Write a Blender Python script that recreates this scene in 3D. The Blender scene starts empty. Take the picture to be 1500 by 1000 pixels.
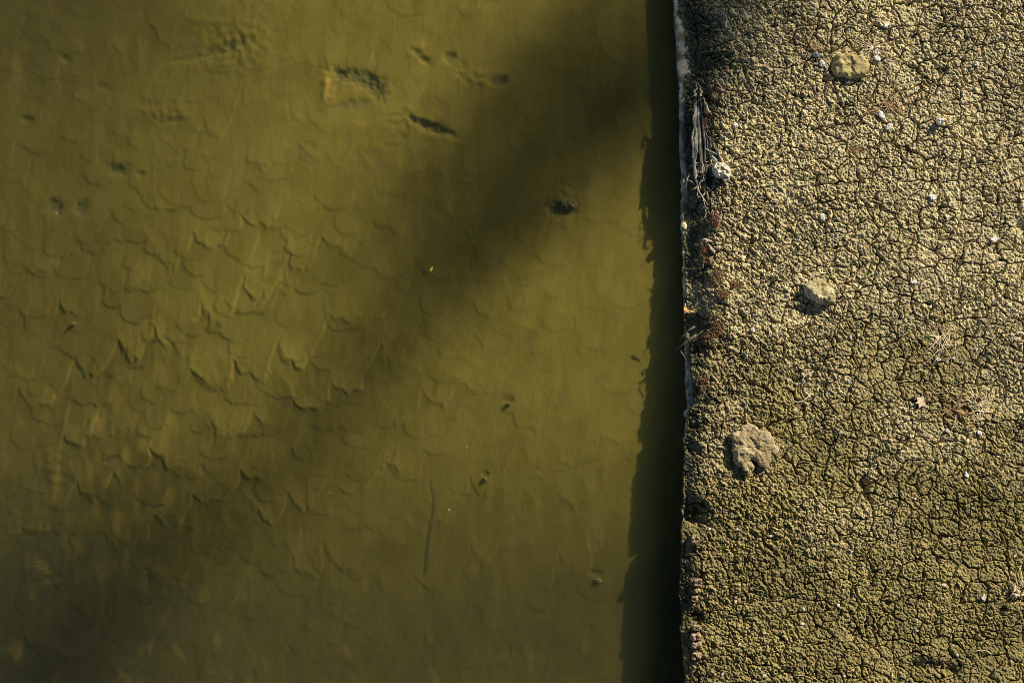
import bpy, math, random
import numpy as np
from mathutils import Vector
R = math.radians
sc = bpy.context.scene

# ------------------------------------------------------------------ camera, sky, sun, exposure
CAM_H = 9.0                      # metres above the bank, looking straight down
PX = 0.004                       # metres on the bank per photo pixel
SUN_EL, SUN_AZ = 28.0, 44.0      # elevation; azimuth counter-clockwise from +X (towards the upper right)
cam_d = bpy.data.cameras.new("camera"); cam = bpy.data.objects.new("camera", cam_d)
sc.collection.objects.link(cam); sc.camera = cam
cam.location = (0, 0, CAM_H); cam_d.sensor_width = 36; cam_d.lens = 36 * CAM_H / 6.0
cam_d.clip_start = 0.1; cam_d.clip_end = 500

world = bpy.data.worlds.new("World"); sc.world = world; world.use_nodes = True
wn = world.node_tree.nodes; wl = world.node_tree.links
sky = wn.new("ShaderNodeTexSky"); sky.sky_type = 'NISHITA'; sky.sun_disc = False
sky.sun_elevation = R(SUN_EL); sky.sun_rotation = R(90 - SUN_AZ)
wl.new(sky.outputs[0], wn["Background"].inputs[0]); wn["Background"].inputs[1].default_value = 0.05; sky.air_density = 0.6; sky.dust_density = 0.3

sun_d = bpy.data.lights.new("sun", 'SUN'); sun_d.energy = 5.0; sun_d.angle = R(0.75); sun_d.color = (1.0, 0.91, 0.73)
sun = bpy.data.objects.new("sun", sun_d); sc.collection.objects.link(sun)
SD = Vector((math.cos(R(SUN_EL)) * math.cos(R(SUN_AZ)), math.cos(R(SUN_EL)) * math.sin(R(SUN_AZ)), math.sin(R(SUN_EL))))
sun.rotation_euler = SD.to_track_quat('Z', 'Y').to_euler()
sc.view_settings.view_transform = 'Standard'; sc.view_settings.look = 'None'
sc.view_settings.exposure = 0.4; sc.view_settings.gamma = 1
sc.render.engine = 'CYCLES'
cy = sc.cycles
cy.filter_width = 0.9; cy.max_bounces = 6; cy.diffuse_bounces = 2; cy.glossy_bounces = 2; cy.transparent_max_bounces = 8; cy.volume_bounces = 3
cy.use_adaptive_sampling = True; cy.adaptive_threshold = 0.03; cy.time_limit = 800

# ------------------------------------------------------------------ helpers
rnd = random.Random(7)
rng = np.random.default_rng(11)
def W(u, v, z=0.0):              # photo pixel -> world x, y at height z
    k = PX * (CAM_H - z) / CAM_H
    return (u - 750) * k, (500 - v) * k
def fade(t): return t * t * t * (t * (t * 6 - 15) + 10)
def sstep(a, b, x):
    t = np.clip((x - a) / (b - a), 0, 1); return t * t * (3 - 2 * t)
_T = {}
def _tab(seed):
    if seed not in _T:
        g = np.random.default_rng(seed); a = g.random((256, 256)) * 2 * np.pi
        _T[seed] = (np.cos(a).astype(np.float32), np.sin(a).astype(np.float32), g.random((256, 256)), g.random((256, 256)), g.random((256, 256)))
    return _T[seed]
def perlin(x, y, s, seed=0):     # gradient noise, wavelength s, about -0.7..0.7
    gx, gy = _tab(seed)[:2]
    x = np.asarray(x) / s + 1000.37; y = np.asarray(y) / s + 1000.71
    xi = np.floor(x).astype(np.int64); yi = np.floor(y).astype(np.int64); fx = x - xi; fy = y - yi
    def c(i, j):
        a = (xi + i) & 255; b = (yi + j) & 255
        return gx[a, b] * (fx - i) + gy[a, b] * (fy - j)
    u = fade(fx); v = fade(fy)
    return (c(0, 0) * (1 - u) + c(1, 0) * u) * (1 - v) + (c(0, 1) * (1 - u) + c(1, 1) * u) * v
def fbm(x, y, s, n=4, seed=0, g=0.5):
    r = 0; a = 1.0
    for i in range(n): r = r + a * perlin(x, y, s, seed + i); a *= g; s *= 0.5
    return r
def voronoi(x, y, s, seed=0):    # F1, edge distance (metres), cell value
    _, _, jx, jy, jv = _tab(seed)
    x = x / s + 1000; y = y / s + 1000
    xi = np.floor(x).astype(np.int64); yi = np.floor(y).astype(np.int64)
    f1 = np.full(x.shape, 9.0); f2 = np.full(x.shape, 9.0); cv = np.zeros(x.shape)
    for i in (-1, 0, 1):
        for j in (-1, 0, 1):
            a = (xi + i) & 255; b = (yi + j) & 255
            d = np.hypot(xi + i + 0.1 + 0.8 * jx[a, b] - x, yi + j + 0.1 + 0.8 * jy[a, b] - y)
            n = d < f1
            f2 = np.where(n, f1, np.minimum(f2, d)); cv = np.where(n, jv[a, b], cv); f1 = np.where(n, d, f1)
    return f1 * s, (f2 - f1) * s * 0.6, cv
def axis(a, b, lo, hi, step, far):   # dense between a and b, growing steps out to lo / hi
    v = list(np.arange(a, b + step / 2, step)); s = step
    while v[-1] < hi: s = min(s * 1.18, far); v.append(v[-1] + s)
    s = step
    while v[0] > lo: s = min(s * 1.18, far); v.insert(0, v[0] - s)
    return np.array(v)
def grid_mesh(name, X, Y, Z, mat, col=None, smooth=True, kind=None, label=None, cat=None):
    ny, nx = X.shape
    co = np.stack([X, Y, Z], -1).reshape(-1, 3).astype(np.float32)
    i = np.arange(ny * nx).reshape(ny, nx)
    q = np.stack([i[:-1, :-1], i[:-1, 1:], i[1:, 1:], i[1:, :-1]], -1).reshape(-1, 4)
    me = bpy.data.meshes.new(name)
    me.vertices.add(len(co)); me.vertices.foreach_set("co", co.ravel())
    me.loops.add(q.size); me.loops.foreach_set("vertex_index", q.ravel().astype(np.int32))
    me.polygons.add(len(q)); me.polygons.foreach_set("loop_start", (np.arange(len(q)) * 4).astype(np.int32))
    me.update(calc_edges=True); me.validate()
    if smooth: me.polygons.foreach_set("use_smooth", np.ones(len(me.polygons), bool))
    if col is not None:
        at = me.color_attributes.new("tone", 'FLOAT_COLOR', 'POINT')
        c = np.ones((len(co), 4), np.float32); c[:, :3] = col.reshape(-1, 3); at.data.foreach_set("color", c.ravel())
    me.materials.append(mat)
    o = bpy.data.objects.new(name, me); sc.collection.objects.link(o)
    if kind: o["kind"] = kind
    if label: o["label"] = label
    if cat: o["category"] = cat
    return o
def mesh_obj(name, V, F, mat, parent=None, smooth=True, col=None):
    me = bpy.data.meshes.new(name); me.from_pydata([tuple(v) for v in V], [], F)
    me.polygons.foreach_set("use_smooth", np.full(len(me.polygons), smooth)); me.materials.append(mat); me.update()
    if col is not None:
        at = me.color_attributes.new("tone", 'FLOAT_COLOR', 'POINT')
        c = np.ones((len(V), 4), np.float32); c[:, :3] = col; at.data.foreach_set("color", c.ravel())
    o = bpy.data.objects.new(name, me); sc.collection.objects.link(o)
    if parent: o.parent = parent
    return o
def tag(o, label, cat, group=None):
    o["label"] = label; o["category"] = cat
    if group: o["group"] = group
    return o
def place(o, x, y, z): o.location = (x, y, z); return o

# ------------------------------------------------------------------ materials
def mat_new(name, color, rough=0.9, var=0.25, scale=60, bump=0.0, bscale=200, spec=0.2, attr=False, color2=None):
    m = bpy.data.materials.new(name); m.use_nodes = True; n = m.node_tree.nodes; l = m.node_tree.links
    b = n["Principled BSDF"]; b.inputs["Roughness"].default_value = rough; b.inputs["Specular IOR Level"].default_value = spec
    tc = n.new("ShaderNodeTexCoord")
    nz = n.new("ShaderNodeTexNoise"); nz.inputs["Scale"].default_value = scale; nz.inputs["Detail"].default_value = 5
    l.new(tc.outputs["Object"], nz.inputs["Vector"])
    cr = n.new("ShaderNodeMapRange"); cr.inputs["From Min"].default_value = 0.3; cr.inputs["From Max"].default_value = 0.7
    cr.inputs["To Min"].default_value = 1 - var; cr.inputs["To Max"].default_value = 1 + var
    l.new(nz.outputs["Fac"], cr.inputs["Value"])
    mx = n.new("ShaderNodeVectorMath"); mx.operation = 'SCALE'; l.new(cr.outputs[0], mx.inputs["Scale"])
    if attr:
        at = n.new("ShaderNodeAttribute"); at.attribute_name = "tone"; l.new(at.outputs["Color"], mx.inputs[0])
    elif color2:
        mc = n.new("ShaderNodeMix"); mc.data_type = 'RGBA'
        mc.inputs["A"].default_value = (*color, 1); mc.inputs["B"].default_value = (*color2, 1)
        n2 = n.new("ShaderNodeTexNoise"); n2.inputs["Scale"].default_value = scale * 0.35; n2.inputs["Detail"].default_value = 4
        l.new(tc.outputs["Object"], n2.inputs["Vector"])
        r2 = n.new("ShaderNodeMapRange"); r2.inputs["From Min"].default_value = 0.42; r2.inputs["From Max"].default_value = 0.58
        l.new(n2.outputs["Fac"], r2.inputs["Value"]); l.new(r2.outputs[0], mc.inputs["Factor"]); l.new(mc.outputs["Result"], mx.inputs[0])
    else: mx.inputs[0].default_value = color
    l.new(mx.outputs[0], b.inputs["Base Color"])
    if bump:
        bn = n.new("ShaderNodeTexNoise"); bn.inputs["Scale"].default_value = bscale; bn.inputs["Detail"].default_value = 4
        l.new(tc.outputs["Object"], bn.inputs["Vector"])
        bp = n.new("ShaderNodeBump"); bp.inputs["Strength"].default_value = 1; bp.inputs["Distance"].default_value = bump
        l.new(bn.outputs["Fac"], bp.inputs["Height"]); l.new(bp.outputs[0], b.inputs["Normal"])
    return m
M_mud = mat_new("cracked_mud", (0, 0, 0), 0.95, 0.35, 120, 0.0025, 300, 0.25, attr=True)
M_bed = mat_new("canal_silt", (0, 0, 0), 1.0, 0.06, 90, 0.0, 250, 0.0, attr=True)
M_wall = mat_new("wet_dark_masonry", (0.05, 0.045, 0.032), 0.8, 0.4, 14, 0.006, 60, 0.2, color2=(0.02, 0.024, 0.016))
M_coping = mat_new("weathered_concrete", (0.75, 0.66, 0.46), 0.9, 0.3, 40, 0.004, 120, 0.1, color2=(0.26, 0.24, 0.13))
M_ochre = mat_new("ochre_stone", (0.5, 0.41, 0.19), 0.9, 0.3, 40, 0.003, 120, 0.2, color2=(0.36, 0.3, 0.13))
M_tan = mat_new("tan_stone", (0.62, 0.52, 0.31), 0.9, 0.3, 50, 0.003, 150, 0.2, color2=(0.34, 0.28, 0.14))
M_clod = mat_new("dried_clod", (0.46, 0.37, 0.2), 0.95, 0.35, 45, 0.006, 90, 0.1, color2=(0.33, 0.255, 0.14))
M_crust = mat_new("broken_crust", (0.5, 0.41, 0.25), 0.9, 0.3, 60, 0.003, 120, color2=(0.36, 0.28, 0.16))
M_pale = mat_new("pale_crust", (0.62, 0.53, 0.38), 0.9, 0.2, 60, 0.002, 150)
M_white = mat_new("white_pebble", (0.85, 0.84, 0.78), 0.6, 0.08, 80, 0.001, 200, 0.4)
M_chip = mat_new("pale_chip", (0.62, 0.58, 0.5), 0.8, 0.25, 90, 0.001, 200)
M_slate = mat_new("blue_grey_chip", (0.16, 0.19, 0.24), 0.7, 0.2, 90)
M_straw = mat_new("dry_straw", (0.72, 0.6, 0.4), 0.8, 0.3, 30)
M_straw2 = mat_new("reddish_straw", (0.5, 0.32, 0.17), 0.8, 0.3, 30)
M_leaf = mat_new("dried_leaf", (0.66, 0.5, 0.34), 0.8, 0.2, 50)
M_red = mat_new("reddish_leaflets", (0.27, 0.13, 0.08), 0.8, 0.4, 60, color2=(0.2, 0.17, 0.07))
M_red2 = mat_new("brown_leaflets", (0.24, 0.17, 0.09), 0.8, 0.4, 60, color2=(0.26, 0.09, 0.06))
M_green = mat_new("green_sprig", (0.11, 0.17, 0.02), 0.7, 0.3, 60)
M_wood = mat_new("grey_driftwood", (0.46, 0.43, 0.35), 0.85, 0.45, 25, 0.002, 120, 0.2, color2=(0.12, 0.115, 0.1))
M_dark = mat_new("dark_bark", (0.05, 0.045, 0.04), 0.85, 0.4, 40, 0.002, 120)
M_bag = mat_new("dirty_plastic", (0.72, 0.68, 0.56), 0.45, 0.2, 40, 0.001, 150, 0.4, color2=(0.5, 0.45, 0.33))
M_blue = mat_new("pale_blue_plastic", (0.5, 0.68, 0.85), 0.4, 0.05, 40)
M_brick = mat_new("worn_brick", (0.5, 0.37, 0.25), 0.95, 0.45, 60, 0.006, 90, 0.1, color2=(0.22, 0.15, 0.08))
M_yellow = mat_new("yellow_leaf", (0.9, 0.75, 0.1), 0.6, 0.1, 60)
M_sunk = mat_new("silted_rock", (0.1, 0.088, 0.028), 0.9, 0.3, 30, 0.002, 120, 0.1)
M_bark = mat_new("tree_bark", (0.09, 0.07, 0.05), 0.95, 0.3, 6)
M_fol = mat_new("tree_leaves", (0.06, 0.08, 0.03), 0.8, 0.3, 3)

# water: clear surface with Fresnel reflection over a murky olive body
M_water = bpy.data.materials.new("murky_water"); M_water.use_nodes = True
n = M_water.node_tree.nodes; l = M_water.node_tree.links; n.clear()
out = n.new("ShaderNodeOutputMaterial"); tr = n.new("ShaderNodeBsdfTransparent"); gl = n.new("ShaderNodeBsdfGlossy")
gl.inputs["Roughness"].default_value = 0.03; ge = n.new("ShaderNodeNewGeometry"); dt = n.new("ShaderNodeVectorMath"); dt.operation = 'DOT_PRODUCT'
l.new(ge.outputs["Incoming"], dt.inputs[0]); l.new(ge.outputs["Normal"], dt.inputs[1])
def mth(op, a, b=None):
    q = n.new("ShaderNodeMath"); q.operation = op
    for i, w_ in enumerate((a, b)):
        if w_ is None: continue
        if isinstance(w_, (int, float)): q.inputs[i].default_value = w_
        else: l.new(w_, q.inputs[i])
    return q.outputs[0]
fres = mth('ADD', mth('MULTIPLY', mth('POWER', mth('SUBTRACT', 1.0, mth('ABSOLUTE', dt.outputs["Value"])), 5.0), 0.98), 0.02)   # water reflects 2 % head-on, all at grazing
mx = n.new("ShaderNodeMixShader"); l.new(fres, mx.inputs[0]); l.new(tr.outputs[0], mx.inputs[1]); l.new(gl.outputs[0], mx.inputs[2])
l.new(mx.outputs[0], out.inputs["Surface"])
va = n.new("ShaderNodeVolumePrincipled"); va.inputs["Color"].default_value = (0.43, 0.54, 0.24, 1)
va.inputs["Absorption Color"].default_value = (1.0, 1.0, 1.0, 1); va.inputs["Density"].default_value = 2.4; va.inputs["Anisotropy"].default_value = 0.7
l.new(va.outputs[0], out.inputs["Volume"])

# ------------------------------------------------------------------ shape of the bank edge
VE = np.array([-3000, 0, 60, 120, 250, 400, 520, 600, 700, 850, 1000, 4000.])
UE = np.array([980, 990, 993, 996, 1000, 1003, 1006, 1009, 1004, 1003, 1006, 1030.])   # outer edge of the wall, pixels
def wall_x(y): return (np.interp(500 - y / PX, VE, UE) - 750) * PX + perlin(y, y * 0, 0.35, 90) * 0.012
VC = np.array([-3000, 0, 40, 100, 118, 160, 300, 420, 455, 500, 520, 590, 600, 700, 760, 1000, 4000.])
UC = np.array([4, 6, 12, 14, 8, 7, 5, 2, 0, 0, 7, 8, 2, -3, -3, -3, -3.])      # width of coping left bare, pixels
def mud_x(y):
    return wall_x(y) + np.interp(500 - y / PX, VC, UC) * PX * 1.15 - 0.002 + perlin(y, y * 0, 0.09, 91) * 0.018 + perlin(y, y * 0, 0.025, 93) * 0.012 + perlin(y, y * 0, 0.011, 92) * 0.003
NOTCH = [(1019, 757, 17, 20, 0.09), (1022, 905, 10, 12, 0.05), (1022, 478, 26, 16, 0.04), (1040, 515, 18, 9, 0.035), (1056, 500, 10, 14, 0.03),
         (1265, 712, 8, 13, 0.05), (1255, 222, 16, 9, 0.025), (1338, 8, 9, 5, 0.02), (1183, 455, 22, 9, 0.02), (1495, 330, 8, 12, 0.03),
         (1358, 975, 30, 8, 0.025), (1395, 985, 12, 12, 0.03), (1275, 840, 7, 22, 0.02), (1490, 876, 14, 7, 0.02), (1025, 845, 8, 9, 0.03),
         (1250, 925, 10, 12, 0.02), (1020, 660, 10, 10, 0.025), (1082, 682, 14, 10, 0.02), (1090, 470, 14, 12, 0.02), (1150, 985, 14, 8, 0.02)]
BUMP = [(1362, 960, 22, 14, 0.02), (1200, 428, 30, 18, 0.012), (1195, 25, 30, 20, 0.01), (1052, 345, 20, 22, 0.012), (1022, 800, 14, 40, 0.012),
        (1060, 430, 22, 16, 0.015), (1120, 60, 26, 18, 0.01), (1310, 770, 20, 20, 0.008)]
def mud_height(x, y, fine=True):
    u = x / PX + 750; v = 500 - y / PX
    s = x - mud_x(y)
    # broad shape: the crust slopes down to the wall
    drop = np.interp(v, [0, 380, 480, 560, 1000], [0.086, 0.084, 0.07, 0.035, 0.025])
    wid = np.interp(v, [0, 90, 250, 420, 600, 1000], [0.36, 0.24, 0.19, 0.2, 0.1, 0.09])
    h = -drop * (1 - sstep(0, 1, s / wid)) ** 1.2
    h = h + 0.018 * perlin(x, y, 0.8, 20) + 0.02 * perlin(x, y, 0.33, 21)
    if not fine: return h
    wx = x + 0.045 * perlin(x, y, 0.13, 22) + 0.015 * perlin(x, y, 0.04, 23)
    wy = y + 0.045 * perlin(x, y, 0.13, 24) + 0.015 * perlin(x, y, 0.04, 25)
    flat = sstep(1090, 1260, u + 120 * perlin(x, y, 0.5, 26)) * (0.75 + 0.5 * perlin(x, y, 0.45, 27))     # flatter plates to the right
    flat = np.clip(flat, 0, 1)
    f1, e1, c1 = voronoi(wx, wy * 1.08, 0.125, 1)
    f2, e2, c2 = voronoi(wx + 3, wy + 5, 0.062, 2)
    on1 = sstep(-0.35, 0.15, perlin(x, y, 0.16, 28) + 0.35 * flat)
    on2 = sstep(-0.3, 0.2, perlin(x, y, 0.12, 29))
    w1 = 0.0024 + 0.002 * (perlin(x, y, 0.1, 30) + 0.4)
    h = h - 0.03 * on1 * np.exp(-(e1 / w1) ** 2) * (0.5 + 0.5 * flat) * (1.0 + 0.8 * perlin(x, y, 0.07, 38)) + 0.002 * sstep(0, 0.012, e1) * on1
    h = h + 0.008 * (c1 - 0.5) * flat
    h = h - 0.022 * on2 * np.exp(-(e2 / 0.0026) ** 2) + 0.0015 * sstep(0, 0.008, e2)
    # crumbly relief; crests run across the light a little
    a = R(-42); ca, sa = math.cos(a), math.sin(a)
    p = (x * ca + y * sa) * 0.55; q = -x * sa + y * ca + 0.008 * perlin(x, y, 0.04, 52)
    amp = 1.22 - 0.45 * flat + 0.6 * perlin(x, y, 0.3, 31)
    r1 = 1 - 2.2 * np.abs(perlin(p, q, 0.06, 32)); r2 = perlin(p, q, 0.027, 33); r3 = perlin(p, q, 0.0155, 34); r4 = perlin(x * 0.866 + y * 0.5, y * 0.866 - x * 0.5, 0.0105, 35)
    h = h + amp * (0.6 + 0.4 * sstep(0, 0.07, s)) * (0.003 * r1 + (0.0085 - 0.005 * flat) * r2 + (0.0115 - 0.002 * flat) * r3 + 0.0108 * r4)
    lump = np.maximum(0, perlin(wx, wy, 0.05, 36)) * (1 - flat)
    h = h + 0.022 * lump * sstep(0.06, 0.2, s)
    for (cu, cv, ru, rv, d) in NOTCH:
        rr = ((u - cu) / ru) ** 2 + ((v - cv) / rv) ** 2
        h = h - d * np.exp(-rr ** 1.5) * (0.8 + 0.6 * perlin(x, y, 0.03, 37))
    for (cu, cv, ru, rv, d) in BUMP:
        h = h + d * np.exp(-((u - cu) / ru) ** 2 - ((v - cv) / rv) ** 2)
    return h
def mz(u, v):                    # smoothed height of the crust at a pixel
    x, y = W(u, v); g = np.linspace(-0.02, 0.02, 7); X, Y = np.meshgrid(x + g, y + g)
    return float(np.percentile(mud_height(X, Y), 65))

# ------------------------------------------------------------------ mud bank (one sheet to the horizon)
ys = axis(-2.15, 2.15, -45, 45, 0.0023, 2.5)
ss = axis(0.0, 2.1, 0, 45, 0.0023, 2.5)
S, Y = np.meshgrid(ss, ys)
E = mud_x(Y); Xm = E + S
taper = np.where(np.abs(Y) > 6, 0.0, 1.0)
Zm = mud_height(Xm, Y)
Zm = np.where((np.abs(Y) > 3.5) | (S > 4), mud_height(Xm, Y, False), Zm)
Zm = np.maximum(Zm, -0.15)
u = Xm / PX + 750; v = 500 - Y / PX
def lerp(a, b, t): return a + (b - a) * t[..., None]
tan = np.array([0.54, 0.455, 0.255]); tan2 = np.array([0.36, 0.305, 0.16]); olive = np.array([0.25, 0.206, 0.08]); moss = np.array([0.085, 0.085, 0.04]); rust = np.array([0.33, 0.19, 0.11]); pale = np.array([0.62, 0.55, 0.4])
col = lerp(tan, tan2, sstep(-0.25, 0.25, perlin(Xm, Y, 0.03, 41)))
mossy = sstep(-0.32, 0.5, (v - 560) / 700 + 0.55 * fbm(Xm, Y, 0.5, 3, 42) + 0.25 * perlin(Xm, Y, 0.03, 43))  # moss tint and vignette darkening painted together, stronger towards the bottom
col = lerp(col, olive, np.clip(mossy * 1.25, 0, 1))
col = lerp(col, moss, 0.85 * sstep(-0.1, 0.45, (0.24 - S) / 0.35 + 0.5 * perlin(Xm, Y, 0.14, 44)) * sstep(480, 150, v))
col = lerp(col, moss, 0.5 * sstep(0.15, 0.45, perlin(Xm, Y, 0.07, 45)))
col = lerp(col, rust, 0.7 * sstep(0.3, -0.05, S) * sstep(0.02, 0.3, perlin(Xm, Y, 0.05, 46)) * sstep(240, 330, v))
col = lerp(col, rust, 0.55 * sstep(0.28, 0.45, perlin(Xm, Y, 0.035, 47)))
col = lerp(col, pale, 0.75 * sstep(0.40, 0.5, perlin(Xm, Y, 0.014, 48)) * sstep(-0.1, 0.3, perlin(Xm, Y, 0.2, 49)))
col = lerp(col, np.array([0.14, 0.2, 0.03]), 0.8 * sstep(0.42, 0.55, perlin(Xm, Y, 0.045, 50)))
col = col * (1 + 0.32 * perlin(Xm, Y, 0.42, 53) + 0.2 * perlin(Xm, Y, 0.13, 54))[..., None]
spk = perlin(Xm, Y, 0.0085, 51)
col = col * (1.08 + 0.95 * spk)[..., None]
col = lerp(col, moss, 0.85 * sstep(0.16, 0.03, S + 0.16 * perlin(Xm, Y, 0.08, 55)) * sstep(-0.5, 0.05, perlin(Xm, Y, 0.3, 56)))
# skirt down behind the coping
Xm = np.concatenate([Xm[:, :1] + 0.004, Xm], 1); Y2 = np.concatenate([Y[:, :1], Y], 1)
Zm = np.concatenate([np.full_like(Zm[:, :1], -0.13), Zm], 1); col = np.concatenate([col[:, :1], col], 1)
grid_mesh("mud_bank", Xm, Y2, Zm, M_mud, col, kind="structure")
del S, E, Xm, Zm, col, u, v

# ------------------------------------------------------------------ canal bed
RX0, RX1, RY0, RY1, RS = -3.6, 1.3, -2.7, 2.7, 0.005
rx = np.arange(RX0, RX1, RS); ry = np.arange(RY0, RY1, RS); GX, GY = np.meshgrid(rx, ry)
sheet = np.zeros(GX.shape)
def tongue(cx, cy, w, L, H, tilt, k):
    r = max(w, L) * 1.25
    i0, i1 = int((cx - r - RX0) / RS), int((cx + r - RX0) / RS); j0, j1 = int((cy - r - RY0) / RS), int((cy + r - RY0) / RS)
    i0, j0 = max(i0, 0), max(j0, 0)
    if i1 <= i0 or j1 <= j0 or i0 >= GX.shape[1] or j0 >= GX.shape[0]: return
    x = GX[j0:j1, i0:i1] - cx; y = GY[j0:j1, i0:i1] - cy
    ct, st = math.cos(tilt), math.sin(tilt); a = (x * ct + y * st) / w; b = -(-x * st + y * ct)      # b grows towards the tip
    a = a + 0.25 * perlin(x + cx, y + cy, w * 1.2, 60 + k)
    front = L * 0.45 * np.sqrt(np.clip(1 - np.minimum(a * a, 1), 0, 1)) ** 0.8 + 0.02 * perlin(x + cx, y * 0 + cy, 0.05, 62) + 0.012 * perlin(x + cx, y * 0 + cy, 0.022, 63)
    d = front - b
    h = H * np.clip(1 - d / L, 0, 1) ** 0.8 * sstep(0, 0.022, d) * sstep(1.0, 0.72, np.abs(a))
    sheet[j0:j1, i0:i1] = np.maximum(sheet[j0:j1, i0:i1], h)
for row in range(-20, 58):
    off = -4.2 + row * 0.12 + rnd.uniform(-.04, .04)
    x = -3.9
    while x < 1.1:
        yy = off + 0.62 * (x + 1.5) + 0.1 * math.sin(x * 2.1 + row)
        uu = x / PX + 750; vv = 500 - yy / PX
        left = max(0, min(1, (820 - uu) / 500))
        w = rnd.uniform(0.045, 0.13) * (1.5 - 0.45 * left)
        strong = 0.35 + 0.65 * math.exp(-((uu - 260) / 260) ** 2 - ((vv - 520) / 330) ** 2)
        if rnd.random() < 0.65 + 0.35 * left:
            tongue(x, yy + rnd.uniform(-.05, .05), w, w * rnd.uniform(1.6, 3.0), (0.004 + 0.012 * rnd.random()) * strong, rnd.uniform(-0.5, 0.12), rnd.randrange(2))
        x += w * rnd.uniform(0.9, 1.7)
def blur(a, k):
    for _ in range(k):
        a = (np.roll(a, 1, 0) + np.roll(a, -1, 0) + 2 * a) / 4; a = (np.roll(a, 1, 1) + np.roll(a, -1, 1) + 2 * a) / 4
    return a
WX = GX + 0.14 * perlin(GX, GY, 0.4, 80) + 0.03 * perlin(GX, GY, 0.09, 81)
cusp = 0.15 * np.abs(np.sin(np.pi * WX / 0.27)) ** 0.75 + 0.03 * np.abs(np.sin(np.pi * WX / 0.085 + 2 * perlin(GX, GY, 0.2, 82)))
ph = (GX * 0.42 - GY * 0.91 - cusp + 0.22 * perlin(GX, GY, 0.9, 83) + 0.05 * perlin(GX, GY, 0.16, 84) + 0.012 * perlin(GX, GY, 0.03, 85)) / 0.34
f = ph - np.floor(ph); UU = GX / PX * 1.02 + 750; VV = 500 - GY / PX * 1.02
msk = 0.18 + 0.9 * np.exp(-((UU - 250) / 300) ** 2 - ((VV - 600) / 260) ** 2)
msk = msk * sstep(-0.4, 0.3, perlin(GX, GY, 0.33, 86))
sheet = 0.72 * sheet + 0.018 * msk * np.where(f < 0.92, (f / 0.92) ** 2, (1 - f) / 0.08)
tone_f = blur(msk * (f - 0.45), 2)
del WX, cusp, ph, UU, VV
sheet = blur(sheet, 2)
def sheet_at(x, y, sheet=None):
    if sheet is None: sheet = globals()["sheet"]
    fx = np.clip((x - RX0) / RS, 0, len(rx) - 1.001); fy = np.clip((y - RY0) / RS, 0, len(ry) - 1.001)
    i = fx.astype(int); j = fy.astype(int); fx -= i; fy -= j
    return (sheet[j, i] * (1 - fx) + sheet[j, i + 1] * fx) * (1 - fy) + (sheet[j + 1, i] * (1 - fx) + sheet[j + 1, i + 1] * fx) * fy
def bed_base(x, y):
    v = 500 - y / PX
    return -0.216 - 0.06 * sstep(350, 1000, v) - 0.05 * sstep(0.5, -3.5, x)
# hollows: pixel u, v, radius u, radius v, angle, depth
PITS = [(517, 98, 40, 12, -12, .03), (540, 115, 22, 11, -48, .03), (487, 93, 11, 8, 0, .02), (505, 137, 24, 8, 8, .02), (624, 172, 36, 7, -20, .045), (731, 102, 11, 8, 10, .04),
        (612, 66, 18, 5, -40, .02), (655, 65, 8, 9, -30, .025), (672, 85, 8, 14, -15, .015), (828, 298, 24, 12, 0, .035), (145, 237, 16, 9, 5, .035), (46, 293, 12, 12, 30, .035), (86, 295, 9, 12, -20, .035),
        (63, 66, 8, 6, -40, .025), (179, 244, 6, 5, 0, .02), (310, 52, 36, 8, 24, .02), (260, 66, 36, 5, 8, .012), (232, 162, 22, 5, 12, .015), (175, 475, 26, 7, 20, .015), (198, 462, 14, 6, 45, .015),
        (122, 110, 14, 6, -10, .012), (745, 590, 9, 6, 0, .018), (710, 704, 6, 5, 0, .02), (877, 856, 11, 5, 0, .02), (184, 870, 8, 14, 0, .02), (60, 965, 18, 12, -20, .015), (3, 160, 8, 6, 0, .03),
        (30, 868, 22, 5, 15, .02), (130, 683, 12, 5, 20, .02), (205, 755, 8, 3, 15, .02), (500, 350, 10, 12, 0, .006), (330, 930, 10, 30, 10, .005)]
RISE = [(468, 112, 12, 34, .012), (590, 165, 30, 22, .012), (700, 100, 26, 18, .01), (830, 275, 22, 22, .01), (20, 790, 46, 14, .012), (38, 690, 26, 28, .01), (330, 40, 50, 40, .012), (610, 55, 22, 14, .01), (215, 150, 44, 18, .01)]
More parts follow.
